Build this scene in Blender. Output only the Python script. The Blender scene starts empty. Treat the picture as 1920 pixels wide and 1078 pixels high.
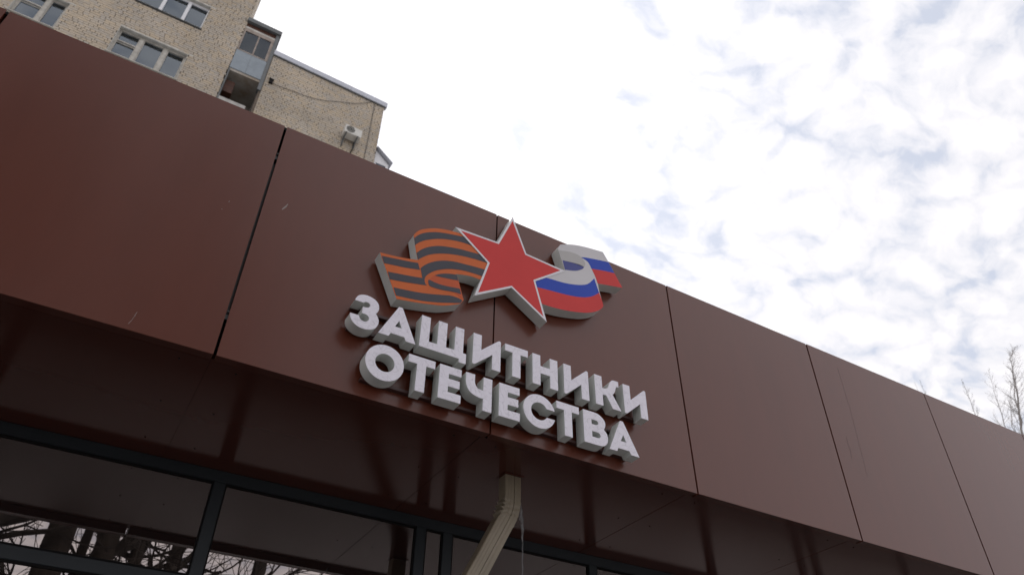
import bpy, bmesh, math, random
from mathutils import Vector, Matrix, noise
from mathutils.geometry import tessellate_polygon

random.seed(7)
scene = bpy.context.scene
COL = scene.collection

# ---------------------------------------------------------------- camera
cam_data = bpy.data.cameras.new('camera')
cam = bpy.data.objects.new('camera', cam_data)
COL.objects.link(cam)
CAMP = Vector((0.0, -2.5196, 1.59994))
cam_r = Vector((0.86297355, -0.50514136, 0.01043312))
cam_u = Vector((-0.32603654, -0.54098216, 0.77526671))
cam_b = Vector((-0.38597515, -0.67243625, -0.63154784))
cam.matrix_world = Matrix(((cam_r.x, cam_u.x, cam_b.x, CAMP.x), (cam_r.y, cam_u.y, cam_b.y, CAMP.y),
                           (cam_r.z, cam_u.z, cam_b.z, CAMP.z), (0, 0, 0, 1)))
cam_data.sensor_width = 36.0
cam_data.lens = 1403.37 / 1920 * 36
cam_data.clip_start = 0.05
cam_data.clip_end = 900
cam_data.dof.use_dof = True
cam_data.dof.focus_distance = 3.5
cam_data.dof.aperture_fstop = 3.6
scene.camera = cam

# ---------------------------------------------------------------- world
SUN_AZ, SUN_EL = math.radians(14), math.radians(52)
SUN = Vector((math.sin(SUN_AZ) * math.cos(SUN_EL), math.cos(SUN_AZ) * math.cos(SUN_EL), math.sin(SUN_EL)))
world = bpy.data.worlds.new('World')
scene.world = world
world.use_nodes = True
nt = world.node_tree
nt.nodes.clear()


def N(tree, typ, **kw):
    n = tree.nodes.new(typ)
    for k, v in kw.items():
        if k.startswith('i_'):
            key = k[2:]
            key = int(key) if key.isdigit() else key.replace('_', ' ')
            n.inputs[key].default_value = v
        else:
            setattr(n, k, v)
    return n


def math_node(tree, op, a, b=None, clamp=False):
    n = tree.nodes.new('ShaderNodeMath')
    n.operation = op
    n.use_clamp = clamp
    for i, s in enumerate((a, b)):
        if s is None:
            continue
        if isinstance(s, (int, float)):
            n.inputs[i].default_value = s
        else:
            tree.links.new(s, n.inputs[i])
    return n.outputs[0]


def ramp(tree, fac, stops):
    n = tree.nodes.new('ShaderNodeValToRGB')
    e = n.color_ramp.elements
    while len(e) < len(stops):
        e.new(0.5)
    for el, (p, c) in zip(e, stops):
        el.position = p
        el.color = (*c, 1) if len(c) == 3 else c
    tree.links.new(fac, n.inputs[0])
    return n.outputs[0]


def build_world():
    L = nt.links.new
    out = N(nt, 'ShaderNodeOutputWorld')
    sky = N(nt, 'ShaderNodeTexSky', sky_type='NISHITA', sun_disc=False, sun_elevation=SUN_EL, sun_rotation=SUN_AZ)
    bg_sky = N(nt, 'ShaderNodeBackground')
    bg_sky.inputs['Strength'].default_value = 0.12
    L(sky.outputs[0], bg_sky.inputs[0])
    tc = N(nt, 'ShaderNodeTexCoord')
    sep = N(nt, 'ShaderNodeSeparateXYZ')
    L(tc.outputs['Generated'], sep.inputs[0])
    zz = math_node(nt, 'ADD', math_node(nt, 'MAXIMUM', sep.outputs[2], 0.0), 0.22)
    com = N(nt, 'ShaderNodeCombineXYZ')
    L(math_node(nt, 'DIVIDE', sep.outputs[0], zz), com.inputs[0])
    L(math_node(nt, 'DIVIDE', sep.outputs[1], zz), com.inputs[1])
    mp = N(nt, 'ShaderNodeMapping')
    mp.inputs['Rotation'].default_value = (0, 0, math.radians(-35))
    mp.inputs['Scale'].default_value = (1.0, 1.35, 1)
    mp.inputs['Location'].default_value = (3.1, 1.7, 0)
    L(com.outputs[0], mp.inputs[0])
    warp = N(nt, 'ShaderNodeTexNoise')
    warp.inputs['Scale'].default_value = 7.0
    warp.inputs['Detail'].default_value = 6
    L(mp.outputs[0], warp.inputs[0])
    wsub = N(nt, 'ShaderNodeVectorMath', operation='SUBTRACT')
    wsub.inputs[1].default_value = (0.5, 0.5, 0.5)
    L(warp.outputs['Color'], wsub.inputs[0])
    wsc = N(nt, 'ShaderNodeVectorMath', operation='SCALE')
    wsc.inputs['Scale'].default_value = 0.15
    L(wsub.outputs[0], wsc.inputs[0])
    wadd = N(nt, 'ShaderNodeVectorMath', operation='ADD')
    L(mp.outputs[0], wadd.inputs[0])
    L(wsc.outputs[0], wadd.inputs[1])
    # cloud puffs: rounded cells with ragged thin gaps between them
    vor = N(nt, 'ShaderNodeTexVoronoi', feature='SMOOTH_F1')
    vor.inputs['Scale'].default_value = 17.0
    vor.inputs['Smoothness'].default_value = 0.25
    L(wadd.outputs[0], vor.inputs['Vector'])
    big = N(nt, 'ShaderNodeTexNoise')
    big.inputs['Scale'].default_value = 6.5
    big.inputs['Detail'].default_value = 6
    big.inputs['Roughness'].default_value = 0.55
    L(wadd.outputs[0], big.inputs[0])
    fine = N(nt, 'ShaderNodeTexNoise')
    fine.inputs['Scale'].default_value = 18.0
    fine.inputs['Detail'].default_value = 9
    fine.inputs['Roughness'].default_value = 0.6
    L(wadd.outputs[0], fine.inputs[0])
    t = math_node(nt, 'SUBTRACT', math_node(nt, 'MULTIPLY', big.outputs[0], 0.46), math_node(nt, 'MULTIPLY', vor.outputs['Distance'], 0.40))
    t = math_node(nt, 'ADD', t, math_node(nt, 'MULTIPLY', fine.outputs[0], 0.62))
    thick = ramp(nt, t, [(CLOUD_LO - 0.04, (0, 0, 0)), (CLOUD_LO + 0.12, (1, 1, 1))])
    mask = math_node(nt, 'ADD', math_node(nt, 'MULTIPLY', thick, 0.16), 0.84, clamp=True)
    shade = ramp(nt, t, [(CLOUD_LO - 0.06, (0.62, 0.65, 0.74)), (CLOUD_LO + 0.05, (0.755, 0.76, 0.815)), (CLOUD_LO + 0.16, (0.835, 0.825, 0.862)), (CLOUD_LO + 0.36, (1.0, 0.975, 0.985))])
    # brighter around the veiled sun
    dot = N(nt, 'ShaderNodeVectorMath', operation='DOT_PRODUCT')
    L(tc.outputs['Generated'], dot.inputs[0])
    dot.inputs[1].default_value = SUN
    glow = math_node(nt, 'POWER', math_node(nt, 'MAXIMUM', dot.outputs['Value'], 0.0), 9.0)
    bright = math_node(nt, 'ADD', math_node(nt, 'MULTIPLY', glow, 0.27), CLOUD_BASE)
    bg_c = N(nt, 'ShaderNodeBackground')
    L(shade, bg_c.inputs[0])
    L(bright, bg_c.inputs[1])
    mix = N(nt, 'ShaderNodeMixShader')
    L(mask, mix.inputs[0])
    L(bg_sky.outputs[0], mix.inputs[1])
    L(bg_c.outputs[0], mix.inputs[2])
    L(mix.outputs[0], out.inputs[0])


CLOUD_LO, CLOUD_BASE = 0.175, 0.95
build_world()

sun_data = bpy.data.lights.new('sun', 'SUN')
sun_data.energy = 1.0
sun_data.angle = math.radians(14)
sun_data.color = (1.0, 0.96, 0.9)
sun = bpy.data.objects.new('sun', sun_data)
COL.objects.link(sun)
sun.rotation_euler = SUN.to_track_quat('Z', 'Y').to_euler()
sun.location = (0, 0, 40)

scene.view_settings.view_transform = 'Standard'
scene.view_settings.look = 'None'
scene.view_settings.gamma = 1.0
scene.view_settings.exposure = 0.25
scene.view_settings.use_curve_mapping = False
try:
    scene.cycles.max_bounces = 10
    scene.cycles.glossy_bounces = 6
    scene.cycles.use_denoising = True
except Exception:
    pass

# ---------------------------------------------------------------- helpers


def material(name, col, rough=0.6, metal=0.0, spec=0.5, var=0.0, var_scale=6.0, bump=0.0, bump_scale=60.0,
             stretch=(1, 1, 1), island=0.0, col2=None, rough_var=0.0):
    m = bpy.data.materials.new(name)
    m.use_nodes = True
    t = m.node_tree
    L = t.links.new
    b = t.nodes['Principled BSDF']
    b.inputs['Base Color'].default_value = (*col, 1)
    b.inputs['Roughness'].default_value = rough
    b.inputs['Metallic'].default_value = metal
    b.inputs['Specular IOR Level'].default_value = spec
    tc = N(t, 'ShaderNodeTexCoord')
    mp = N(t, 'ShaderNodeMapping')
    mp.inputs['Scale'].default_value = stretch
    L(tc.outputs['Object'], mp.inputs[0])
    last = None
    if var or col2:
        nz = N(t, 'ShaderNodeTexNoise')
        nz.inputs['Scale'].default_value = var_scale
        nz.inputs['Detail'].default_value = 7
        nz.inputs['Roughness'].default_value = 0.65
        L(mp.outputs[0], nz.inputs[0])
        c2 = col2 or tuple(c * (1 - var) for c in col)
        c1 = col if col2 else tuple(min(1, c * (1 + var * 0.6)) for c in col)
        last = ramp(t, nz.outputs[0], [(0.34, c2), (0.66, c1)])
        if rough_var:
            L(math_node(t, 'ADD', math_node(t, 'MULTIPLY', nz.outputs[0], rough_var), rough - rough_var / 2), b.inputs['Roughness'])
    if island:
        geo = N(t, 'ShaderNodeNewGeometry')
        hs = N(t, 'ShaderNodeHueSaturation')
        L(math_node(t, 'ADD', math_node(t, 'MULTIPLY', geo.outputs['Random Per Island'], 2 * island), 1 - island), hs.inputs['Value'])
        L(math_node(t, 'ADD', math_node(t, 'MULTIPLY', geo.outputs['Random Per Island'], 0.5), 0.75), hs.inputs['Saturation'])
        if last:
            L(last, hs.inputs['Color'])
        else:
            hs.inputs['Color'].default_value = (*col, 1)
        last = hs.outputs[0]
    if last:
        L(last, b.inputs['Base Color'])
    if bump:
        nb = N(t, 'ShaderNodeTexNoise')
        nb.inputs['Scale'].default_value = bump_scale
        nb.inputs['Detail'].default_value = 6
        L(mp.outputs[0], nb.inputs[0])
        bp = N(t, 'ShaderNodeBump')
        bp.inputs['Strength'].default_value = bump
        bp.inputs['Distance'].default_value = 0.01
        L(nb.outputs[0], bp.inputs['Height'])
        L(bp.outputs[0], b.inputs['Normal'])
    return m


def obj(name, verts, faces, mat, parent=None, smooth=False, recalc=True):
    me = bpy.data.meshes.new(name)
    me.from_pydata([tuple(v) for v in verts], [], faces)
    if recalc:
        bm = bmesh.new()
        bm.from_mesh(me)
        bmesh.ops.recalc_face_normals(bm, faces=bm.faces)
        bm.to_mesh(me)
        bm.free()
    me.materials.append(mat)
    if smooth:
        for p in me.polygons:
            p.use_smooth = True
    o = bpy.data.objects.new(name, me)
    COL.objects.link(o)
    if parent:
        o.parent = parent
        if parent.type == 'EMPTY':
            o.location = -parent.location
    return o


def thing(name, label, cat, loc=(0, 0, 0), group=None):
    o = bpy.data.objects.new(name, None)
    o.empty_display_size = 0.2
    COL.objects.link(o)
    o.location = loc
    tag(o, label, cat, group)
    return o


def tag(o, label, cat, group=None):
    o['label'] = label
    o['category'] = cat
    if group:
        o['group'] = group
    return o


class MB:
    """collects boxes, tubes and prisms into one mesh"""

    def __init__(self, origin=(0, 0, 0)):
        self.v, self.f, self.o = [], [], Vector(origin)

    def add(self, vs, fs):
        n = len(self.v)
        self.v += [Vector(a) - self.o for a in vs]
        self.f += [tuple(i + n for i in f) for f in fs]
        return self

    def box(self, x0, x1, y0, y1, z0, z1, fn=None):
        vs = [(x, y, z) for x in (x0, x1) for y in (y0, y1) for z in (z0, z1)]
        if fn:
            vs = [fn(*a) for a in vs]
        return self.add(vs, [(0, 1, 3, 2), (4, 6, 7, 5), (0, 4, 5, 1), (2, 3, 7, 6), (0, 2, 6, 4), (1, 5, 7, 3)])

    def tube(self, pts, rads, k=6, cap=True):
        pts = [Vector(p) for p in pts]
        vs, fs = [], []
        up = Vector((0.13, 0.37, 0.92))
        for i, p in enumerate(pts):
            d = (pts[min(i + 1, len(pts) - 1)] - pts[max(i - 1, 0)])
            if d.length < 1e-9:
                d = Vector((0, 0, 1))
            d.normalize()
            a = d.cross(up)
            if a.length < 0.05:
                a = d.cross(Vector((1, 0, 0)))
            a.normalize()
            b = d.cross(a)
            for j in range(k):
                t = 2 * math.pi * j / k
                vs.append(p + (a * math.cos(t) + b * math.sin(t)) * rads[i])
        for i in range(len(pts) - 1):
            for j in range(k):
                fs.append((i * k + j, i * k + (j + 1) % k, (i + 1) * k + (j + 1) % k, (i + 1) * k + j))
        if cap:
            fs.append(tuple(range(k)))
            fs.append(tuple(range((len(pts) - 1) * k, len(pts) * k)))
        return self.add(vs, fs)

    def build(self, name, mat, parent=None, smooth=False, recalc=True):
        o = obj(name, self.v, self.f, mat, parent, smooth, recalc)
        if not parent:
            o.location = self.o
        return o


def bevel(o, w, seg=1):
    m = o.modifiers.new('edge', 'BEVEL')
    m.width = w
    m.segments = seg
    m.limit_method = 'ANGLE'
    m.angle_limit = math.radians(50)
    return o


def smooth_path(pts, sub=5):
    """closed outline; points with a third entry are sharp corners, the rest are splined through"""
    n = len(pts)
    out = []
    for i in range(n):
        p1, p2 = pts[i], pts[(i + 1) % n]
        c1, c2 = len(p1) > 2, len(p2) > 2
        a, b = Vector(p1[:2]), Vector(p2[:2])
        if c1 and c2:
            out.append(a)
            continue
        p0 = a * 2 - b if c1 else Vector(pts[i - 1][:2])
        p3 = b * 2 - a if c2 else Vector(pts[(i + 2) % n][:2])
        if c1:
            p0 = a
        if c2:
            p3 = b
        for s in range(sub):
            t = s / sub
            out.append(0.5 * ((2 * a) + (b - p0) * t + (2 * p0 - 5 * a + 4 * b - p3) * t * t + (3 * a - p0 - 3 * b + p3) * t ** 3))
    return out


def prism(loops, y0, y1):
    """extrude an outline (first loop) with holes along Y; coordinates are (x, z)"""
    loops = [[Vector((p[0], p[1], 0)) for p in lp] for lp in loops]
    tris = tessellate_polygon(loops)
    flat = [p for lp in loops for p in lp]
    n = len(flat)
    vs = [(p.x, y0, p.y) for p in flat] + [(p.x, y1, p.y) for p in flat]
    fs = [tuple(t) for t in tris] + [tuple(i + n for i in reversed(t)) for t in tris]
    s = 0
    for lp in loops:
        k = len(lp)
        for i in range(k):
            a, b = s + i, s + (i + 1) % k
            fs.append((a, b, b + n, a + n))
        s += k
    return vs, fs


def plate(name, loops, y0, y1, mat, parent):
    vs, fs = prism(loops, y0, y1)
    return obj(name, vs, fs, mat, parent)

# ---------------------------------------------------------------- materials
ZB, ZT = 3.125, 4.425          # bottom and top of the brown fascia
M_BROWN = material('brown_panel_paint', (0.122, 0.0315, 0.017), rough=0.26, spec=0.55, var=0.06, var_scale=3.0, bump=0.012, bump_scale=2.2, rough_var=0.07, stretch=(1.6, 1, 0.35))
M_SOFFIT = material('brown_soffit_shaded', (0.072, 0.018, 0.011), rough=0.17, spec=0.36, var=0.05, var_scale=1.5, bump=0.008, bump_scale=3)  # panel brown again, darkened so the underside shade sits in the colour
M_BLACK = material('joint_black', (0.008, 0.007, 0.007), rough=0.8, spec=0.2)
M_STEEL = material('bracket_zinc', (0.09, 0.09, 0.09), rough=0.5, metal=0.7)
M_FRAME = material('anthracite_frame', (0.014, 0.018, 0.022), rough=0.42, var=0.1)
M_ROOF = material('roof_membrane', (0.12, 0.12, 0.12), rough=0.9)
M_PLASTER = material('plaster_dark', (0.06, 0.055, 0.05), rough=0.9, var=0.15)
M_ALU = material('letter_return_paint', (0.66, 0.68, 0.65), rough=0.42, spec=0.4, var=0.08, var_scale=9)
M_SIGN_SIDE = material('emblem_return_paint', (0.64, 0.65, 0.62), rough=0.42, spec=0.4, var=0.08, var_scale=7)
M_RAIL = material('rail_paint', (0.06, 0.022, 0.018), rough=0.4)


def film_material():
    """pale film on the letter faces with fine curled wrinkles"""
    m = bpy.data.materials.new('letter_film')
    m.use_nodes = True
    t = m.node_tree
    L = t.links.new
    b = t.nodes['Principled BSDF']
    tc = N(t, 'ShaderNodeTexCoord')
    nz = N(t, 'ShaderNodeTexNoise')
    nz.inputs['Scale'].default_value = 9.0
    nz.inputs['Detail'].default_value = 2
    L(tc.outputs['Object'], nz.inputs[0])
    sc = N(t, 'ShaderNodeVectorMath', operation='SCALE')
    sc.inputs['Scale'].default_value = 0.35
    L(nz.outputs['Color'], sc.inputs[0])
    ad = N(t, 'ShaderNodeVectorMath', operation='ADD')
    L(tc.outputs['Object'], ad.inputs[0])
    L(sc.outputs[0], ad.inputs[1])
    vo = N(t, 'ShaderNodeTexVoronoi', feature='DISTANCE_TO_EDGE')
    vo.inputs['Scale'].default_value = 17.0
    L(ad.outputs[0], vo.inputs['Vector'])
    wv = N(t, 'ShaderNodeTexWave', wave_type='BANDS')
    wv.inputs['Scale'].default_value = 9.0
    wv.inputs['Distortion'].default_value = 9.0
    wv.inputs['Detail'].default_value = 2
    L(ad.outputs[0], wv.inputs[0])
    h = math_node(t, 'ADD', math_node(t, 'MULTIPLY', math_node(t, 'MINIMUM', vo.outputs[0], 0.12), 5.0), math_node(t, 'MULTIPLY', wv.outputs[0], 0.35))
    col = ramp(t, h, [(0.0, (0.68, 0.64, 0.705)), (0.26, (0.84, 0.795, 0.865)), (0.9, (0.89, 0.845, 0.92))])
    L(col, b.inputs['Base Color'])
    bp = N(t, 'ShaderNodeBump')
    bp.inputs['Strength'].default_value = 0.18
    bp.inputs['Distance'].default_value = 0.003
    L(h, bp.inputs['Height'])
    L(bp.outputs[0], b.inputs['Normal'])
    b.inputs['Roughness'].default_value = 0.45
    return m


M_FILM = film_material()


def glazing(name, f0_ior, tint, through, light_veil=0.0):
    """coated window glass: a mirror-like reflection over a tinted view through"""
    m = bpy.data.materials.new(name)
    m.use_nodes = True
    t = m.node_tree
    L = t.links.new
    t.nodes.clear()
    out = N(t, 'ShaderNodeOutputMaterial')
    fr = N(t, 'ShaderNodeFresnel')
    fr.inputs['IOR'].default_value = f0_ior
    gl = N(t, 'ShaderNodeBsdfGlossy')
    gl.inputs['Color'].default_value = (*tint, 1)
    gl.inputs['Roughness'].default_value = 0.0
    tr = N(t, 'ShaderNodeBsdfTransparent')
    tr.inputs['Color'].default_value = (*through, 1)
    mx = N(t, 'ShaderNodeMixShader')
    L(fr.outputs[0], mx.inputs[0])
    L(tr.outputs[0], mx.inputs[1])
    L(gl.outputs[0], mx.inputs[2])
    if light_veil:  # pale diffuse standing in for light from inside and second-surface reflections
        df = N(t, 'ShaderNodeBsdfDiffuse')
        df.inputs['Color'].default_value = (0.5, 0.44, 0.44, 1)
        m2 = N(t, 'ShaderNodeMixShader')
        m2.inputs[0].default_value = light_veil
        L(mx.outputs[0], m2.inputs[1])
        L(df.outputs[0], m2.inputs[2])
        L(m2.outputs[0], out.inputs[0])
    else:
        L(mx.outputs[0], out.inputs[0])
    return m


M_GLASS = glazing('tinted_shop_glass', 3.9, (1.0, 0.87, 0.83), (0.09, 0.075, 0.075), 0.014)
M_PANE2 = glazing('balcony_glass', 1.65, (0.85, 0.92, 1.0), (0.6, 0.65, 0.72))
M_PANE = glazing('house_window_glass', 2.3, (0.82, 0.91, 1.0), (0.75, 0.8, 0.85))

# ---------------------------------------------------------------- ground
g = MB().box(-300, 300, -300, 300, -0.3, 0.0).build('ground', material('thawing_snow_ground', (0.56, 0.56, 0.57), rough=0.9, col2=(0.22, 0.215, 0.21), var_scale=0.25, bump=0.3, bump_scale=40))
g['kind'] = 'structure'
p = MB().box(-14, 24, -3.9, -0.02, 0.0, 0.12).build('pavement', material('pale_paving', (0.16, 0.155, 0.145), rough=0.9, var=0.25, var_scale=1.5, bump=0.2, bump_scale=30))
p['kind'] = 'structure'
p = MB().box(-14, 24, -4.06, -3.905, 0.0, 0.14).build('kerb', material('kerb_granite', (0.25, 0.24, 0.23), rough=0.85, var=0.2))
p['kind'] = 'structure'

# ---------------------------------------------------------------- brown shop pavilion
shop = thing('shop_building', 'low shop pavilion clad in brown metal panels with dark framed glazing below', 'shop', (2.0, 0.0, 0.12))
JX = [-4.5, -3.32, -2.15, -0.976, 0.198, 1.349, 2.501, 3.668, 4.848, 6.02, 7.19, 8.36, 9.53]
WIDE = {4.848: 0.0125, 3.668: 0.0095, -0.976: 0.013, 0.198: 0.0115, }
SY, SZ = 1.03, ZB + 0.028
rnd = random.Random(3)
panels = []
for a, b in zip(JX[:-1], JX[1:]):
    xa, xb = a + WIDE.get(a, 0.0085) / 2, b - WIDE.get(b, 0.0085) / 2
    tilt = rnd.uniform(-0.0018, 0.0018)
    tl2 = rnd.uniform(-0.0012, 0.0012)
    # a folded cassette: face sheet, side returns, top and bottom returns
    m = MB()
    y = lambda x, z, tilt=tilt, tl2=tl2, xa=xa, xb=xb: tilt * (x - xa) / (xb - xa) + tl2 * (z - ZB)

    def fn(x, yy, z):
        return (x, yy + y(x, z), z)
    m.box(xa, xb, 0.0, 0.004, ZB, ZT, fn)
    m.box(xa, xa + 0.003, 0.004, 0.032, ZB, ZT, fn)
    m.box(xb - 0.003, xb, 0.004, 0.032, ZB, ZT, fn)
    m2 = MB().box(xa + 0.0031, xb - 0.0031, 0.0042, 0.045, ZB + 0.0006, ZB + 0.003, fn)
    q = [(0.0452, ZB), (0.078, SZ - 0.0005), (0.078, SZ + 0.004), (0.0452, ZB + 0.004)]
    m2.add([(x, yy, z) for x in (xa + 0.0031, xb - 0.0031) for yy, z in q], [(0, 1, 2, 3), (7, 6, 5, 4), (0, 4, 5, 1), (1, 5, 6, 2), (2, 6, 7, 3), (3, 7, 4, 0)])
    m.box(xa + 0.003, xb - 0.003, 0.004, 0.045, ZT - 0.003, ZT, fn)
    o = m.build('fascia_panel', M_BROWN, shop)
    m2.build('bottom_return', M_SOFFIT, o)  # underside fold of the same sheet, its shade put into the colour
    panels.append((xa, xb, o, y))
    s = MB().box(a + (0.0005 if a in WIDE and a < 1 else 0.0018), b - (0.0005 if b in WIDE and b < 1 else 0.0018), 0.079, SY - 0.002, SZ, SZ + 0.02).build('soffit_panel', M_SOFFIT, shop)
    for yy in (0.14, 0.50, 0.86):
        for xx in (xa + 0.10, xb - 0.10):
            MB().tube([(xx, yy, SZ - 0.0022), (xx, yy, SZ + 0.002)], [0.0036, 0.0042], 8).build('rivet', M_BLACK, s)
MB().box(JX[0], JX[-1], 0.046, 0.30, ZB + 0.05, ZT + 0.024).build('fascia_backing', M_BLACK, shop)
MB().box(JX[0], JX[-1], 0.31, 9.0, ZB + 0.10, ZT - 0.15).build('roof_slab', M_ROOF, shop)
MB().box(JX[0], JX[-1], 0.057, 1.3, SZ + 0.021, SZ + 0.06).build('soffit_backing', M_BLACK, shop)
for jx in JX[1:-1]:
    w = WIDE.get(jx, 0.0085) / 2 - 0.0004
    MB().box(jx - w, jx + w, 0.006, 0.045, ZT - 0.02, ZT - 0.001).build('joint_cap', M_BLACK, shop)
# hanging brackets inside the two wider joints
for jx, zs in ((0.198, (ZB + 0.17, ZB + 1.08)), (-0.976, (ZB + 0.3, ZB + 1.1))):
    for z0 in zs:
        MB().box(jx - 0.012, jx + 0.012, 0.012, 0.045, z0, z0 + 0.022).box(jx - 0.003, jx + 0.006, 0.006, 0.011, z0 + 0.03, z0 + 0.038) \
            .build('joint_bracket', M_STEEL, shop)
    MB().box(jx - 0.0045, jx + 0.0045, 0.024, 0.0455, ZB + 0.205, ZB + 1.06).build('joint_rail', material('joint_rail_grey', (0.05, 0.05, 0.05), rough=0.5), shop)
# shopfront frames
MULL = [-4.3, -3.25, -2.2, -0.57, 0.473, 1.512, 1.667, 2.602, 3.55, 4.42, 4.575, 5.6, 6.6, 7.6, 8.6, 9.3]
TZ = 3.098
MB().box(JX[0], JX[-1], SY, SY + 0.085, TZ, SZ - 0.001).build('top_rail', M_FRAME, shop)
for x in MULL:
    bevel(MB().box(x - 0.027, x + 0.027, SY - 0.0015, SY + 0.086, 0.12, TZ - 0.0005).build('mullion', M_FRAME, shop), 0.002)
for a, b in zip(MULL[:-1], MULL[1:]):
    xa, xb = a + 0.0275, b - 0.0275
    bevel(MB().box(xa, xb, SY, SY + 0.085, 2.609, 2.663).build('cross_rail', M_FRAME, shop), 0.002)
    MB().box(xa, xb, SY, SY + 0.085, 0.12, 0.32).build('base_rail', M_FRAME, shop)
    tl = rnd.uniform(-0.0012, 0.0012)
    for z0, z1 in ((2.664, TZ - 0.001), (0.321, 2.608)):
        bead = MB()
        bead.box(xa, xb, SY + 0.004, SY + 0.012, z1 - 0.008, z1).box(xa, xb, SY + 0.004, SY + 0.012, z0, z0 + 0.008)
        bead.box(xa, xa + 0.007, SY + 0.004, SY + 0.012, z0 + 0.0085, z1 - 0.0085).box(xb - 0.007, xb, SY + 0.004, SY + 0.012, z0 + 0.0085, z1 - 0.0085)
        bead.build('glazing_bead', M_BLACK, shop)
        MB().box(xa, xb, SY + 0.013, SY + 0.019, z0, z1, lambda x, y, z: (x, y + tl * (x - xa), z)).build('glass_pane', M_GLASS, shop)
MB().box(JX[0], JX[-1], 8.8, 9.0, 0.12, 3.2).box(JX[0], JX[0] + 0.2, SY + 0.1, 8.8, 0.12, 3.2).box(JX[-1] - 0.2, JX[-1], SY + 0.1, 8.8, 0.12, 3.2) \
    .box(JX[0], JX[-1], SY + 0.1, 9.0, 0.0, 0.12).build('wall', M_PLASTER, shop)
MB().box(JX[0] + 0.2, JX[-1] - 0.2, SY + 0.1, 8.8, 3.2, 3.22).build('ceiling', M_PLASTER, shop)
# scuffs on the panels
M_SCUFF = material('pale_scuff', (0.34, 0.30, 0.28), rough=0.8)
M_CRACK = material('dark_scratch', (0.07, 0.022, 0.016), rough=0.6)
M_SMEAR = material('faint_smear', (0.095, 0.028, 0.02), rough=0.45)


def streak(pts, w, mat, name):
    x = pts[0][0]
    par, py = next((o, f) for a, b, o, f in panels if a <= x <= b)
    m = MB()
    for i, (p0, p1) in enumerate(zip(pts[:-1], pts[1:])):
        d = (Vector(p1) - Vector(p0)).normalized()
        n = Vector((-d.y, d.x)) * w * (0.6 + 0.8 * random.random())
        n2 = Vector((-d.y, d.x)) * w * (0.6 + 0.8 * random.random())
        q = [Vector(p0) - n, Vector(p0) + n, Vector(p1) + n2, Vector(p1) - n2]
        m.add([(c.x, py(c.x, c.y) - 0.0005, c.y) for c in q] + [(c.x, py(c.x, c.y) + 0.002, c.y) for c in q], [(0, 1, 2, 3), (7, 6, 5, 4), (0, 4, 5, 1), (1, 5, 6, 2), (2, 6, 7, 3), (3, 7, 4, 0)])
    o = obj(name, m.v, m.f, mat, par)
    return o


streak([(0.301, 3.957), (0.297, 3.944), (0.290, 3.930), (0.284, 3.915)], 0.0022, M_SCUFF, 'pale_scuff')
streak([(0.299, 3.940), (0.289, 3.922)], 0.0012, M_SCUFF, 'pale_scuff')
streak([(0.071, 3.856), (0.0695, 3.848)], 0.0009, M_SCUFF, 'pale_scuff')
streak([(0.055, 3.80), (0.0535, 3.796)], 0.001, M_SCUFF, 'pale_scuff')
streak([(-0.095, 3.205), (-0.0975, 3.185), (-0.101, 3.166), (-0.107, 3.148)], 0.0006, M_SCUFF, 'pale_scuff')
streak([(3.926, 4.325), (3.927, 4.20), (3.922, 4.08), (3.925, 4.03), (3.917, 3.93), (3.912, 3.86), (3.904, 3.77), (3.898, 3.66), (3.886, 3.55)], 0.0005, M_CRACK, 'scratch')
streak([(3.80, 3.79), (3.795, 3.74), (3.80, 3.70), (3.79, 3.64)], 0.002, M_SMEAR, 'smear')

# ---------------------------------------------------------------- lettering
C = 1
r1b, r1t = 3.3845, 3.5455
r2b, r2t = 3.169, 3.3315


def arc(cx, cz, r, a0, a1, n=36):
    return [(cx + r * math.cos(math.radians(a0 + (a1 - a0) * i / n)), cz + r * math.sin(math.radians(a0 + (a1 - a0) * i / n))) for i in range(n + 1)]


def i_letter(x):
    return [[(x, r1t), (x + 0.041, r1t), (x + 0.041, 3.4665), (x + 0.124, 3.5425), (x + 0.129, 3.5455), (x + 0.135, 3.5455), (x + 0.139, 3.541), (x + 0.139, r1b),
             (x + 0.097, r1b), (x + 0.097, 3.4605), (x + 0.014, 3.3865), (x + 0.010, r1b), (x + 0.003, r1b), (x, 3.388)]]


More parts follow.
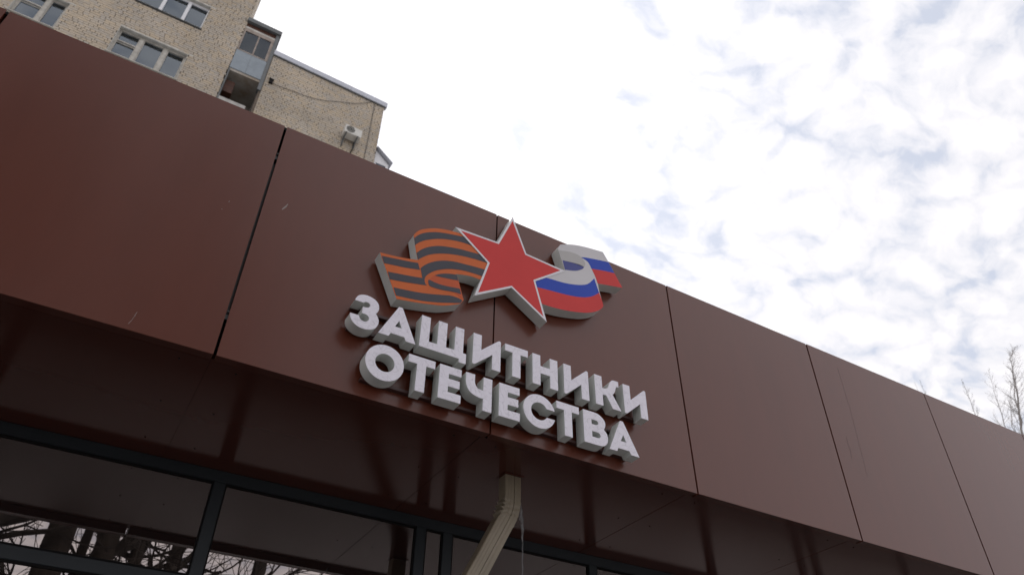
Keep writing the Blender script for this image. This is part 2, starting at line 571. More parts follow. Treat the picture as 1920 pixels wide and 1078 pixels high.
ROW1 = [
    ('letter', [smooth_path([(0.650, 3.506, C), (0.659, 3.530), (0.676, 3.543), (0.701, 3.548), (0.732, 3.541), (0.751, 3.524), (0.757, 3.504), (0.755, 3.486), (0.746, 3.4715, C),
                             (0.760, 3.452), (0.764, 3.428), (0.754, 3.401), (0.733, 3.385), (0.706, 3.379), (0.679, 3.383), (0.656, 3.397), (0.643, 3.417), (0.640, 3.436, C),
                             (0.677, 3.436, C), (0.683, 3.424), (0.692, 3.417), (0.704, 3.415), (0.716, 3.421), (0.722, 3.433), (0.719, 3.444), (0.707, 3.452), (0.688, 3.453, C), (0.688, 3.485, C),
                             (0.705, 3.487), (0.716, 3.494), (0.718, 3.502), (0.715, 3.509), (0.705, 3.514), (0.693, 3.512), (0.687, 3.506, C)])], 'з'),
    ('letter', [[(0.8445, r1t), (0.859, r1t), (0.862, 3.543), (0.936, r1b), (0.892, r1b), (0.8835, 3.402), (0.822, 3.402), (0.8145, r1b), (0.768, r1b), (0.842, 3.543)],
                [(0.852, 3.475), (0.867, 3.441), (0.837, 3.441)]], 'а'),
    ('letter', [[(0.952, r1t), (0.994, r1t), (0.994, 3.421), (1.033, 3.421), (1.033, r1t), (1.075, r1t), (1.075, 3.421), (1.115, 3.421), (1.115, r1t), (1.157, r1t), (1.157, 3.419),
                 (1.173, 3.419), (1.173, 3.367), (1.139, 3.367), (1.139, r1b), (0.952, r1b)]], 'щ'),
    ('letter', i_letter(1.204), 'и'),
    ('letter', [[(1.365, r1t), (1.485, r1t), (1.485, 3.509), (1.446, 3.509), (1.446, r1b), (1.404, r1b), (1.404, 3.509), (1.365, 3.509)]], 'т'),
    ('letter', [[(1.510, r1t), (1.552, r1t), (1.552, 3.488), (1.604, 3.488), (1.604, r1t), (1.646, r1t), (1.646, r1b), (1.604, r1b), (1.604, 3.449), (1.552, 3.449), (1.552, r1b), (1.510, r1b)]], 'н'),
    ('letter', i_letter(1.680), 'и'),
    ('letter', [smooth_path([(1.856, r1t, C), (1.898, r1t, C), (1.898, 3.482, C), (1.909, 3.482), (1.923, 3.486), (1.935, 3.499), (1.945, 3.524), (1.957, 3.540), (1.972, 3.5455), (1.997, r1t, C),
                             (1.997, 3.515, C), (1.987, 3.514), (1.980, 3.507), (1.974, 3.488), (1.967, 3.473), (1.957, 3.463, C), (2.002, r1b, C), (1.953, r1b, C), (1.921, 3.443), (1.914, 3.446),
                             (1.898, 3.446, C), (1.898, r1b, C), (1.856, r1b, C)])], 'к'),
    ('letter', i_letter(2.024), 'и'),
]


def e_letter(x):
    return [[(x, r2t), (x + 0.102, r2t), (x + 0.102, 3.295), (x + 0.043, 3.295), (x + 0.043, 3.272), (x + 0.096, 3.272), (x + 0.096, 3.235), (x + 0.043, 3.235), (x + 0.043, 3.208),
             (x + 0.104, 3.208), (x + 0.104, r2b), (x, r2b)]]


def t_letter(x):
    return [[(x, r2t), (x + 0.121, r2t), (x + 0.121, 3.295), (x + 0.081, 3.295), (x + 0.081, r2b), (x + 0.040, r2b), (x + 0.040, 3.295), (x, 3.295)]]


a_in = math.degrees(math.asin(0.0215 / 0.043))
a_out = math.degrees(math.asin(0.0215 / 0.0825))
ROW2 = [
    ('letter', [arc(0.8145, 3.2525, 0.0825, 0, 360, 56)[:-1], arc(0.8150, 3.2525, 0.0415, 0, 360, 40)[:-1]], 'о'),
    ('letter', t_letter(0.913), 'т'),
    ('letter', e_letter(1.055), 'е'),
    ('letter', [smooth_path([(1.178, r2t, C), (1.221, r2t, C), (1.221, 3.297), (1.226, 3.280), (1.238, 3.268), (1.263, 3.264, C), (1.263, r2t, C), (1.305, r2t, C), (1.305, r2b, C), (1.263, r2b, C),
                             (1.263, 3.226, C), (1.239, 3.226), (1.206, 3.237), (1.187, 3.259), (1.179, 3.285)])], 'ч'),
    ('letter', e_letter(1.340), 'е'),
    ('letter', [arc(1.5440, 3.2500, 0.0825, a_out, 360 - a_out, 44) + list(reversed(arc(1.5440, 3.2500, 0.0430, a_in, 360 - a_in, 32)))], 'с'),
    ('letter', t_letter(1.634), 'т'),
    ('letter', [smooth_path([(1.778, r2t, C), (1.848, r2t), (1.876, 3.322), (1.896, 3.302), (1.899, 3.279), (1.889, 3.256, C), (1.904, 3.240), (1.909, 3.217), (1.902, 3.190), (1.884, 3.174), (1.855, r2b), (1.778, r2b, C)]),
                smooth_path([(1.822, 3.293, C), (1.846, 3.293), (1.857, 3.289), (1.860, 3.281), (1.857, 3.273), (1.846, 3.269), (1.822, 3.269, C)]),
                smooth_path([(1.822, 3.233, C), (1.852, 3.233), (1.864, 3.229), (1.868, 3.219), (1.864, 3.209), (1.852, 3.205), (1.822, 3.205, C)])], 'в'),
    ('letter', [[(1.989, r2t), (2.003, r2t), (2.006, 3.329), (2.083, r2b), (2.036, r2b), (2.0275, 3.1865), (1.9645, 3.1865), (1.957, r2b), (1.915, r2b), (1.986, 3.329)],
                [(1.999, 3.261), (2.014, 3.2265), (1.983, 3.2265)]], 'а'),
]

LY = -0.087
for row, lab, rails, xr in ((ROW1, 'upper line of raised silver white letters reading ЗАЩИТНИКИ on the brown fascia', ((3.506, 3.519), (3.403, 3.415)), (0.655, 2.155)),
                            (ROW2, 'lower line of raised silver white letters reading ОТЕЧЕСТВА near the fascia bottom', ((3.296, 3.308), (3.185, 3.197)), (0.745, 2.07))):
    sign = thing('lettering_sign', lab, 'sign', (sum(xr) / 2, 0, row is ROW1 and r1b or r2b), 'lines of raised lettering on the fascia')
    for z0, z1 in rails:
        MB().box(xr[0], xr[1], -0.0245, -0.001, z0, z1).build('mounting_rail', M_RAIL, sign)
        for xx in (xr[0] + 0.08, 0.5 * sum(xr) + 0.06, xr[1] - 0.11):
            MB().tube([(xx, -0.0275, z0 + 0.006), (xx, -0.0246, z0 + 0.006)], [0.004, 0.0045], 6).build('screw', M_STEEL, sign)
    for nm, loops, ch in row:
        body = bevel(plate('letter', loops, LY + 0.0016, -0.0252, M_ALU, sign), 0.0008)
        body['label'] = 'raised block letter ' + ch.upper()
        bevel(plate('letter_face', loops, LY, LY + 0.0015, M_FILM, body), 0.0006)

# ---------------------------------------------------------------- emblem
RIB = {
    'orange_outline': [(0.7256,3.8121,1),(0.7740,3.8184),(0.8376,3.8303),(0.9055,3.8482,1),(0.8964,3.8816),(0.8838,3.9309),(0.8713,3.9867,1),(0.8834,4.0114),(0.9060,4.0386),(0.9589,4.0727),(1.0187,4.0962),(1.0902,4.1103),(1.1390,4.1130,1),(1.2407,4.0604,1),(1.2926,4.0025,1),(1.2481,3.8703,1),(1.1763,3.8696),(1.1067,3.8519),(1.1000,3.8468,1),(1.1276,3.7760),(1.1496,3.7169,1),(1.1352,3.6890,1),(1.1003,3.6683),(1.0529,3.6452),(1.0100,3.6315),(0.9297,3.6116),(0.8306,3.5920,1)],
    'd1': [(0.7362,3.7963,1),(0.7968,3.8075),(0.8606,3.8204),(0.9093,3.8316,1),(0.9217,3.7961,1),(0.8563,3.7793),(0.8014,3.7690),(0.7515,3.7598,1)],
    'd2': [(0.7741,3.7208,1),(0.8272,3.7311),(0.8820,3.7420),(0.9376,3.7546,1),(0.9238,3.8065,1),(0.9434,3.8351),(0.9766,3.8673),(1.0245,3.8977),(1.0836,3.9187),(1.1587,3.9312),(1.2574,3.9440,1),(1.2446,3.8964,1),(1.1515,3.8890),(1.0867,3.8726),(1.0373,3.8508),(0.9899,3.8181),(0.9594,3.7824),(0.9493,3.7570),(0.9527,3.7335),(0.9626,3.7222,1),(0.9198,3.7118),(0.8525,3.6959),(0.7875,3.6833,1)],
    'd3': [(0.8095,3.6475,1),(0.8570,3.6549),(0.9200,3.6661),(0.9837,3.6823),(1.0485,3.7029),(1.0837,3.7133),(1.1199,3.7152),(1.1431,3.7102,1),(1.1351,3.6915,1),(1.0735,3.6681),(1.0088,3.6456),(0.9284,3.6245),(0.8266,3.6085,1)],
    'f1': [(0.8754,3.9689,1),(0.8959,4.0003),(0.9299,4.0306),(0.9790,4.0579),(1.0440,4.0789),(1.1348,4.1003,1),(1.1811,4.0620,1),(1.1177,4.0585),(1.0466,4.0422),(0.9915,4.0199),(0.9385,3.9877),(0.9047,3.9575),(0.8836,3.9280,1)],
    'f2': [(0.8958,3.8868,1),(0.9217,3.9225),(0.9598,3.9554),(1.0131,3.9843),(1.0967,4.0080),(1.1589,4.0178),(1.2247,4.0267,1),(1.2681,3.9904,1),(1.1947,3.9842),(1.1229,3.9726),(1.0622,3.9561),(1.0078,3.9339),(0.9596,3.9051),(0.9263,3.8734),(0.9063,3.8491,1)],
    'i1': [(0.9944,3.7938,1),(1.0141,3.8102),(1.0432,3.8265),(1.0730,3.8380),(1.1049,3.8461,1),(1.1145,3.8154,1),(1.0661,3.8053),(1.0271,3.7984)],
    'i2': [(0.9670,3.7488),(0.9720,3.7589),(1.0006,3.7551),(1.0484,3.7572),(1.1250,3.7719,1),(1.1344,3.7425,1),(1.0920,3.7389),(1.0415,3.7283),(1.0032,3.7243),(0.9749,3.7268)],
    'inner': [(0.9670,3.7488),(0.9795,3.7751),(0.9944,3.7938),(1.0141,3.8102),(1.0432,3.8265),(1.0730,3.8380),(1.1049,3.8461,1),(1.1179,3.8115,1),(1.1484,3.7135,1),(1.1294,3.7248),(1.0920,3.7389),(1.0415,3.7283),(1.0032,3.7243),(0.9749,3.7268)],
}
FLAG = {
    'flag_outline': [(1.6815,4.2803,1),(1.6931,4.3057),(1.7127,4.3247),(1.7963,4.3603),(1.8924,4.3817),(1.9845,4.3950,1),(2.0196,4.3342),(2.0586,4.2597),(2.0969,4.1851,1),(2.0103,4.1645),(1.9312,4.1456,1),(1.9380,4.0907),(1.9539,4.0180,1),(1.9490,3.9910),(1.9169,3.9563),(1.8672,3.9258),(1.8139,3.9048),(1.7310,3.8828),(1.6503,3.8693),(1.5788,3.8643,1),(1.5425,3.8838,1),(1.4797,3.9645,1),(1.4946,4.0200,1),(1.6474,4.1105,1),(1.7217,4.1478,1),(1.7030,4.2096)],
    'blue': [(1.5241,4.0053,1),(1.5744,4.0392,1),(1.6022,4.0440,1),(1.6456,4.0492),(1.7075,4.0561),(1.7708,4.0706),(1.8303,4.0929),(1.8695,4.1193),(1.9096,4.1713,1),(1.9195,4.1348),(1.9347,4.0836,1),(1.8912,4.0430),(1.8414,4.0142),(1.7773,3.9935),(1.7045,3.9800),(1.6181,3.9686),(1.5483,3.9584,1),(1.5237,3.9561,1)],
    'red': [(1.5237,3.9561,1),(1.5483,3.9584),(1.6181,3.9686),(1.7045,3.9800),(1.7773,3.9935),(1.8414,4.0142),(1.8912,4.0430),(1.9347,4.0836,1),(1.9539,4.0180),(1.9490,3.9910),(1.9169,3.9563),(1.8672,3.9258),(1.8139,3.9048),(1.7310,3.8828),(1.6503,3.8693),(1.5788,3.8643,1),(1.5425,3.8838,1)],
    'tail_blue': [(1.8297,4.2862,1),(1.8703,4.3005),(1.9444,4.3188),(2.0179,4.3347,1),(2.0522,4.2702,1),(1.9788,4.2550),(1.8963,4.2337,1),(1.8802,4.2655),(1.8607,4.2797)],
    'tail_red': [(1.8963,4.2337,1),(1.9788,4.2550),(2.0522,4.2702,1),(2.0969,4.1851,1),(2.0103,4.1645),(1.9301,4.1451,1),(1.9178,4.1867)],
    'inner_white': [(1.6871,4.2708,1),(1.7601,4.2925),(1.8147,4.2934),(1.8439,4.2764),(1.8573,4.2523),(1.8473,4.2227,1),(1.7891,4.2217),(1.7082,4.2090,1)],
    'inner_blue': [(1.7082,4.2090,1),(1.7675,4.2209),(1.8219,4.2275),(1.8473,4.2227,1),(1.8313,4.2008),(1.7865,4.1705),(1.7217,4.1489,1)],
}

EY = -0.075
M_ORANGE = material('print_orange', (0.64, 0.15, 0.045), rough=0.5, spec=0.2, var=0.05, var_scale=8)
M_ORANGE2 = material('print_orange_deep', (0.58, 0.115, 0.045), rough=0.5, spec=0.2, var=0.05, var_scale=8)
M_DARK = material('print_charcoal', (0.066, 0.064, 0.078), rough=0.5, spec=0.3, var=0.05)
M_RED = material('print_red', (0.66, 0.056, 0.052), rough=0.5, spec=0.2, var=0.04, var_scale=5)
M_WHITE = material('print_white', (0.66, 0.63, 0.64), rough=0.45, spec=0.35, var=0.03)
M_GREY = material('print_grey', (0.50, 0.475, 0.46), rough=0.45, spec=0.35, var=0.03)
M_BLUE = material('print_blue', (0.035, 0.08, 0.47), rough=0.5, spec=0.2, var=0.04)
M_NAVY = material('print_navy', (0.06, 0.07, 0.26), rough=0.45, spec=0.35, var=0.04)
M_EDGE = material('star_edge_white', (0.80, 0.77, 0.80), rough=0.4, spec=0.4)

emb = thing('emblem_sign', 'red star emblem with orange and black striped ribbon and tricolour flag ribbon', 'sign', (1.4, 0, 3.62))
rib = bevel(plate('striped_ribbon', [smooth_path(RIB['orange_outline'])], EY + 0.0012, -0.0125, M_SIGN_SIDE, emb), 0.0008)
plate('ribbon_face', [smooth_path(RIB['orange_outline'])], EY + 0.0002, EY + 0.0011, M_ORANGE, rib)
plate('inner_fold', [smooth_path(RIB['inner'])], EY - 0.0004, EY + 0.0001, M_ORANGE2, rib)
for k in ('d1', 'd2', 'd3', 'f1', 'f2'):
    plate('dark_stripe', [smooth_path(RIB[k])], EY - 0.0004 - (0.0003 if k == 'd2' else 0), EY + 0.0001, M_DARK, rib)
for k in ('i1', 'i2'):
    plate('dark_stripe', [smooth_path(RIB[k])], EY - 0.0010, EY - 0.0005, M_DARK, rib)
flag = bevel(plate('flag_ribbon', [smooth_path(FLAG['flag_outline'])], EY + 0.0012, -0.0125, M_SIGN_SIDE, emb), 0.0008)
plate('ribbon_face', [smooth_path(FLAG['flag_outline'])], EY + 0.0002, EY + 0.0011, M_WHITE, flag)
for k, nm, mt in (('blue', 'blue_stripe', M_BLUE), ('red', 'red_stripe', M_RED), ('tail_blue', 'blue_stripe', M_BLUE), ('tail_red', 'red_stripe', M_RED),
                  ('inner_white', 'inner_fold', M_GREY), ('inner_blue', 'blue_stripe', M_NAVY)):
    plate(nm, [smooth_path(FLAG[k])], EY - 0.0004, EY + 0.0001, mt, flag)


def star(R, r):
    return [(1.3995 + (R if i % 2 == 0 else r) * math.cos(math.radians(90 + 36 * i)), 4.034 + (R if i % 2 == 0 else r) * math.sin(math.radians(90 + 36 * i))) for i in range(10)]


st = bevel(plate('star', [star(0.3375, 0.1428)], EY - 0.0022, -0.0121, M_SIGN_SIDE, emb), 0.0008)
plate('star_border', [star(0.3375, 0.1428), list(reversed(star(0.3065, 0.1312)))], EY - 0.0032, EY - 0.0023, M_EDGE, st)
plate('star_face', [star(0.3060, 0.1309)], EY - 0.0030, EY - 0.0023, M_RED, st)
for xx, zz in ((1.25, 4.02), (1.5, 3.9), (1.9, 4.2), (0.95, 3.85)):
    MB().box(xx - 0.02, xx + 0.02, -0.0119, -0.0005, zz - 0.02, zz + 0.02).build('spacer', M_STEEL, emb)

# ---------------------------------------------------------------- downpipe
M_PIPE = material('beige_pipe_paint', (0.265, 0.215, 0.15), rough=0.42, spec=0.5, var=0.16, var_scale=5, bump=0.05, bump_scale=25)
pipe = thing('downpipe', 'beige square rainwater downpipe with crumpled elbow coming out of the soffit', 'downpipe', (1.35, 0.38, 0.12))


def pipe_profile():
    hx, hy, r = 0.0435, 0.0335, 0.006
    pts = []
    for cx, cy, a0 in ((hx - r, -hy + r, -90), (hx - r, hy - r, 0), (-hx + r, hy - r, 90), (-hx + r, -hy + r, 180)):
        for i in range(4):
            a = math.radians(a0 + 30 * i)
            pts.append((cx + r * math.cos(a), cy + r * math.sin(a)))
    # front face seam and pressed lines, walked from the left corner back to the right corner
    for x, d in ((-0.030, 0), (-0.0285, 0.0012), (-0.027, 0), (-0.016, 0), (-0.0145, 0.001), (-0.013, 0), (0.003, 0), (0.0042, 0.0026), (0.0062, 0.0026), (0.0072, -0.0008), (0.020, -0.0006), (0.0215, 0.0008), (0.023, 0)):
        pts.append((x, -hy + d))
    return pts


prof = pipe_profile()
path = [(Vector((1.6665, 0, z)), Vector((0, 0, -1))) for z in (SZ + 0.02, 3.12, 3.085, 3.055)]
d_low = Vector((-0.466, 0, -0.885)).normalized()
nb = 15
p = path[-1][0].copy()
for i in range(1, nb + 1):
    t = i / nb
    d = Vector((0, 0, -1)).lerp(d_low, t * t * (3 - 2 * t)).normalized()
    p = p + d * 0.0095
    path.append((p.copy(), d))
for L_ in (0.2, 0.5, 0.72):
    path.append((p + d_low * L_, d_low))
p = path[-1][0].copy()
for i in range(1, 7):
    d = d_low.lerp(Vector((0, 0, -1)), i / 6).normalized()
    p = p + d * 0.016
    path.append((p.copy(), d))
path.append((Vector((p.x, 0, 0.16)), Vector((0, 0, -1))))
m = MB()
vs, fs = [], []
for i, (c, d) in enumerate(path):
    ax = Vector((-d.z, 0, d.x))
    crump = 0.0
    if 4 <= i < 4 + nb:
        crump = (-0.013 if i % 3 == 0 else (0.005 if i % 3 == 1 else 0.0015)) * math.sin(math.pi * (i - 3.5) / nb)
    for j, (x, y) in enumerate(prof):
        xx, yy = x, y
        if x < -0.028:
            k = 1.0 + 0.5 * math.sin(j * 2.7 + i)
            xx = x + crump * k
            yy = y * (1 + 0.02 * math.sin(i * 1.9 + j))
        elif 4 <= i < 4 + nb:
            yy = y + 0.0010 * math.sin(i * 2.1 + x * 60) * math.sin(math.pi * (i - 3.5) / nb)
            if x > 0.034:
                xx = x + 0.0016 * math.sin(i * 2.3)
        vs.append(c + ax * xx + Vector((0, 0.3785 + yy, 0)))
k = len(prof)
for i in range(len(path) - 1):
    for j in range(k):
        fs.append((i * k + j, i * k + (j + 1) % k, (i + 1) * k + (j + 1) % k, (i + 1) * k + j))
m.add(vs, fs)
m.build('pipe', M_PIPE, pipe)
MB().box(1.6665 - 0.052, 1.6665 + 0.052, 0.335, 0.422, SZ - 0.004, SZ - 0.0005).build('soffit_collar', M_SOFFIT, pipe)

# icicle frozen down the elbow
M_ICE = bpy.data.materials.new('ice')
M_ICE.use_nodes = True
b = M_ICE.node_tree.nodes['Principled BSDF']
b.inputs['Base Color'].default_value = (0.93, 0.96, 0.98, 1)
b.inputs['Roughness'].default_value = 0.12
b.inputs['IOR'].default_value = 1.31
b.inputs['Transmission Weight'].default_value = 0.9
ic, ir = [], []
for i in range(34):
    t = i / 33
    z = 3.092 - 0.50 * t
    xo = 1.7105 + 0.026 * min(1, t * 2.6) + 0.0015 * math.sin(i * 1.7)
    w = 0.72 * (0.0016 + 0.012 * math.exp(-((t - 0.22) / 0.16) ** 2) + 0.004 * (1 - t)) * (0.9 + 0.25 * math.sin(i * 2.3)) * (1 if t < 0.9 else (1.02 - t) / 0.12)
    ic.append((xo, 0.378 + 0.002 * math.sin(i), z))
    ir.append(max(w, 0.0008))
o = MB((1.735, 0.378, 2.59)).tube(ic, ir, 8).build('icicle', M_ICE, None, smooth=True)
tag(o, 'long thin icicle hanging from the crumpled pipe elbow', 'icicle')

# ---------------------------------------------------------------- brick apartment building
BY = 14.8
M_BRICK = material('cream_brick', (0.475, 0.405, 0.322), rough=0.9, spec=0.2, var=0.15, var_scale=0.9, bump=0.25, bump_scale=60, island=0.07)
M_MORTAR = material('mortar_bed', (0.20, 0.17, 0.135), rough=0.95, spec=0.1, var=0.15, var_scale=4)
M_HOLE = material('wall_core', (0.16, 0.13, 0.105), rough=0.95, spec=0.1, var=0.2)
M_CONC = material('stained_concrete', (0.50, 0.48, 0.44), rough=0.95, spec=0.1, col2=(0.30, 0.24, 0.18), var_scale=1.6, bump=0.3, bump_scale=20)
M_LINTEL = material('lintel_concrete', (0.55, 0.53, 0.48), rough=0.95, spec=0.1, var=0.2)
M_PVC = material('white_window_frame', (0.72, 0.71, 0.72), rough=0.4)
M_OLDW = material('old_painted_frame', (0.46, 0.43, 0.38), rough=0.7, var=0.25, var_scale=8)
M_BLUEP = material('blue_grey_sheet', (0.25, 0.285, 0.315), rough=0.55, var=0.15, var_scale=2.5)
M_TRIM = material('dark_grey_sheet', (0.12, 0.125, 0.125), rough=0.55, var=0.2, var_scale=3)
M_ZINC = material('zinc_coping', (0.50, 0.51, 0.56), rough=0.5, var=0.1)
M_WOOD = material('brown_wood', (0.07, 0.022, 0.009), rough=0.6, var=0.3, var_scale=5)
M_CURT = material('curtain_cloth', (0.50, 0.53, 0.60), rough=0.95, col2=(0.3, 0.32, 0.38), var_scale=1.7)
M_CURTW = material('net_curtain_cloth', (0.62, 0.63, 0.62), rough=0.95, col2=(0.28, 0.33, 0.38), var_scale=1.3)
M_ROOM = material('room_dark', (0.05, 0.05, 0.055), rough=0.95)

apt = thing('apartment_building', 'tall cream brick apartment block rising behind the brown fascia', 'building', (-2.0, BY, 0.0))
WANG = math.radians(1.3)


def wing(u, d, z):
    """wing wall coordinates: u along the wall from the balcony, d into the wall"""
    return (0.26 + (u - 0.26) * math.cos(WANG) - d * math.sin(WANG), BY + (u - 0.26) * math.sin(WANG) + d * math.cos(WANG), z)


def tower(u, d, z):
    return (u, BY + d, z)


def side(u, d, z):
    """right face of the tower: u runs back from the front corner"""
    return (-0.89 - d, BY + u, z)


def wall_cells(mb, fn, u0, u1, z0, z1, holes, d0, d1):
    us = sorted({u0, u1, *[h[0] for h in holes], *[h[1] for h in holes]})
    zs = sorted({z0, z1, *[h[2] for h in holes], *[h[3] for h in holes]})
    for za, zb in zip(zs[:-1], zs[1:]):
        run = None
        for ua, ub in zip(us[:-1], us[1:]):
            c = ((ua + ub) / 2, (za + zb) / 2)
            hit = any(h[0] < c[0] < h[1] and h[2] < c[1] < h[3] for h in holes)
            if not hit:
                run = (run[0], ub) if run else (ua, ub)
            if hit or ub == us[-1]:
                if run:
                    mb.box(run[0], run[1], d0, d1, za, zb, fn)
                run = None


def brickwork(fn, u0, u1, z0, z1, holes, seed):
    rn = random.Random(seed)
    bricks, beds = MB(), MB()
    z, row = z0, 0
    while z < z1 - 0.02:
        zt = min(z + 0.0875, z1)
        u = u0
        spans = []
        off = (0.148, 0.074)[row % 2] + rn.uniform(-0.012, 0.012)
        if rn.random() < 0.12:
            off = rn.uniform(0.06, 0.148)
        while u < u1 - 0.03:
            step = off if u == u0 else (0.296 if rn.random() < 0.16 else 0.148 + rn.uniform(-0.008, 0.008))
            ue = min(u + step, u1)
            spans.append((u, ue - (0.005 if rn.random() < 0.52 else rn.uniform(0.014, 0.020))))
            u = ue
        for a, b in spans:
            parts = [(a, b)]
            for h in holes:
                if h[2] < zt - 0.03 and h[3] > z + 0.03:
                    nxt = []
                    for q0, q1 in parts:
                        if q1 <= h[0] or q0 >= h[1]:
                            nxt.append((q0, q1))
                            continue
                        if q0 < h[0]:
                            nxt.append((q0, h[0]))
                        if q1 > h[1]:
                            nxt.append((h[1], q1))
                    parts = nxt
            for q0, q1 in parts:
                if q1 - q0 > 0.03:
                    j = rn.uniform(-0.003, 0.003)
                    jz = rn.uniform(-0.0015, 0.0015)
                    bricks.box(q0, q1, j, 0.03, z + jz, zt + jz, fn)
        segs = [(u0, u1)]
        for h in holes:
            if h[2] < zt + 0.006 < h[3]:
                segs = [s for q0, q1 in segs for s in ((q0, min(q1, h[0])), (max(q0, h[1]), q1)) if s[1] - s[0] > 0.02]
        for q0, q1 in segs:
            beds.box(q0, q1, 0.006, 0.031, zt + 0.002, zt + 0.0105, fn)
        z += 0.1
        row += 1
    o = bricks.build('brickwork', M_BRICK, apt, recalc=False)
    o['kind'] = 'stuff'
    o = beds.build('mortar_joints', M_MORTAR, apt, recalc=False)
    o['kind'] = 'stuff'


# windows of the tower: (left, right, bottom, top, sash edges, frame material, kind)
WIN = []
for k, mt in ((-1, M_OLDW), (0, M_OLDW), (1, M_PVC), (2, M_PVC)):
    zt = 22.39 + 2.805 * k
    WIN.append((-4.15, -2.12, zt - 1.35, zt, (-3.46, -2.755), mt, k))
    WIN.append((-6.78, -5.57, zt - 1.35, zt, (-6.09,), M_OLDW, k))
    WIN.append((-10.2, -8.2, zt - 1.35, zt, (-9.5, -8.85), mt, k))
holes_t = [w[:4] for w in WIN]
brickwork(tower, -9.2, -0.89, 14.0, 29.6, holes_t, 11)
brickwork(side, 0.03, 2.4, 23.4, 29.6, [], 12)
wm = MB()
wall_cells(wm, tower, -16, -0.925, 0, 33, holes_t, 0.031, 0.42)
wm.box(0.421, 2.4, 0.031, 0.3, 0, 33, side)
wm.box(-16, -15.7, 0.421, 2.4, 0, 33, tower)
wm.box(-16, -0.89, 2.401, 2.6, 0, 33, tower)
wm.box(-16, -0.6, -0.15, 2.6, 33.001, 33.3, tower)
wm.build('tower_wall', M_HOLE, apt, recalc=False)
# wing
holes_w = []
WTOP = 24.22
brickwork(wing, 0.275, 4.45, 14.0, WTOP, holes_w, 13)
ww = MB()
ww.box(0.2, 4.45, 0.031, 0.42, 0, WTOP + 0.02, wing)
ww.box(4.15, 4.45, 0.421, 7.0, 0, WTOP + 0.02, wing)
ww.box(-0.9, 4.45, 6.7, 6.95, 0, WTOP + 0.02, wing)
ww.build('wing_wall', M_HOLE, apt, recalc=False)
MB().box(0.2, 4.50, 0.121, 7.0, WTOP + 0.021, WTOP + 0.06, wing).build('wing_roof', M_ROOF, apt)
cp = MB()
for i in range(3):
    a = 0.25 + i * 1.43
    cp.box(a, a + 1.422, -0.075, 0.12, WTOP - 0.03 + 0.002 * (i % 2), WTOP + 0.20 + 0.002 * (i % 2), wing)
cp.build('roof_coping', M_ZINC, apt)
MB().box(0.26, 4.50, -0.05, -0.005, WTOP - 0.06, WTOP - 0.031, wing).build('coping_drip', M_TRIM, apt)


def wave_sheet(x0, x1, y, z0, z1, amp, n, ph):
    vs, fs = [], []
    for i in range(n + 1):
        x = x0 + (x1 - x0) * i / n
        yy = y + amp * math.sin(i * 1.9 + ph) + amp * 0.5 * math.sin(i * 0.7 + ph * 2)
        vs += [(x, yy, z0), (x, yy, z1), (x, yy + 0.008, z0), (x, yy + 0.008, z1)]
    for i in range(n):
        a, b = i * 4, i * 4 + 4
        fs += [(a, b, b + 1, a + 1), (a + 2, a + 3, b + 3, b + 2), (a + 1, b + 1, b + 3, a + 3), (a, a + 2, b + 2, b)]
    return vs, fs


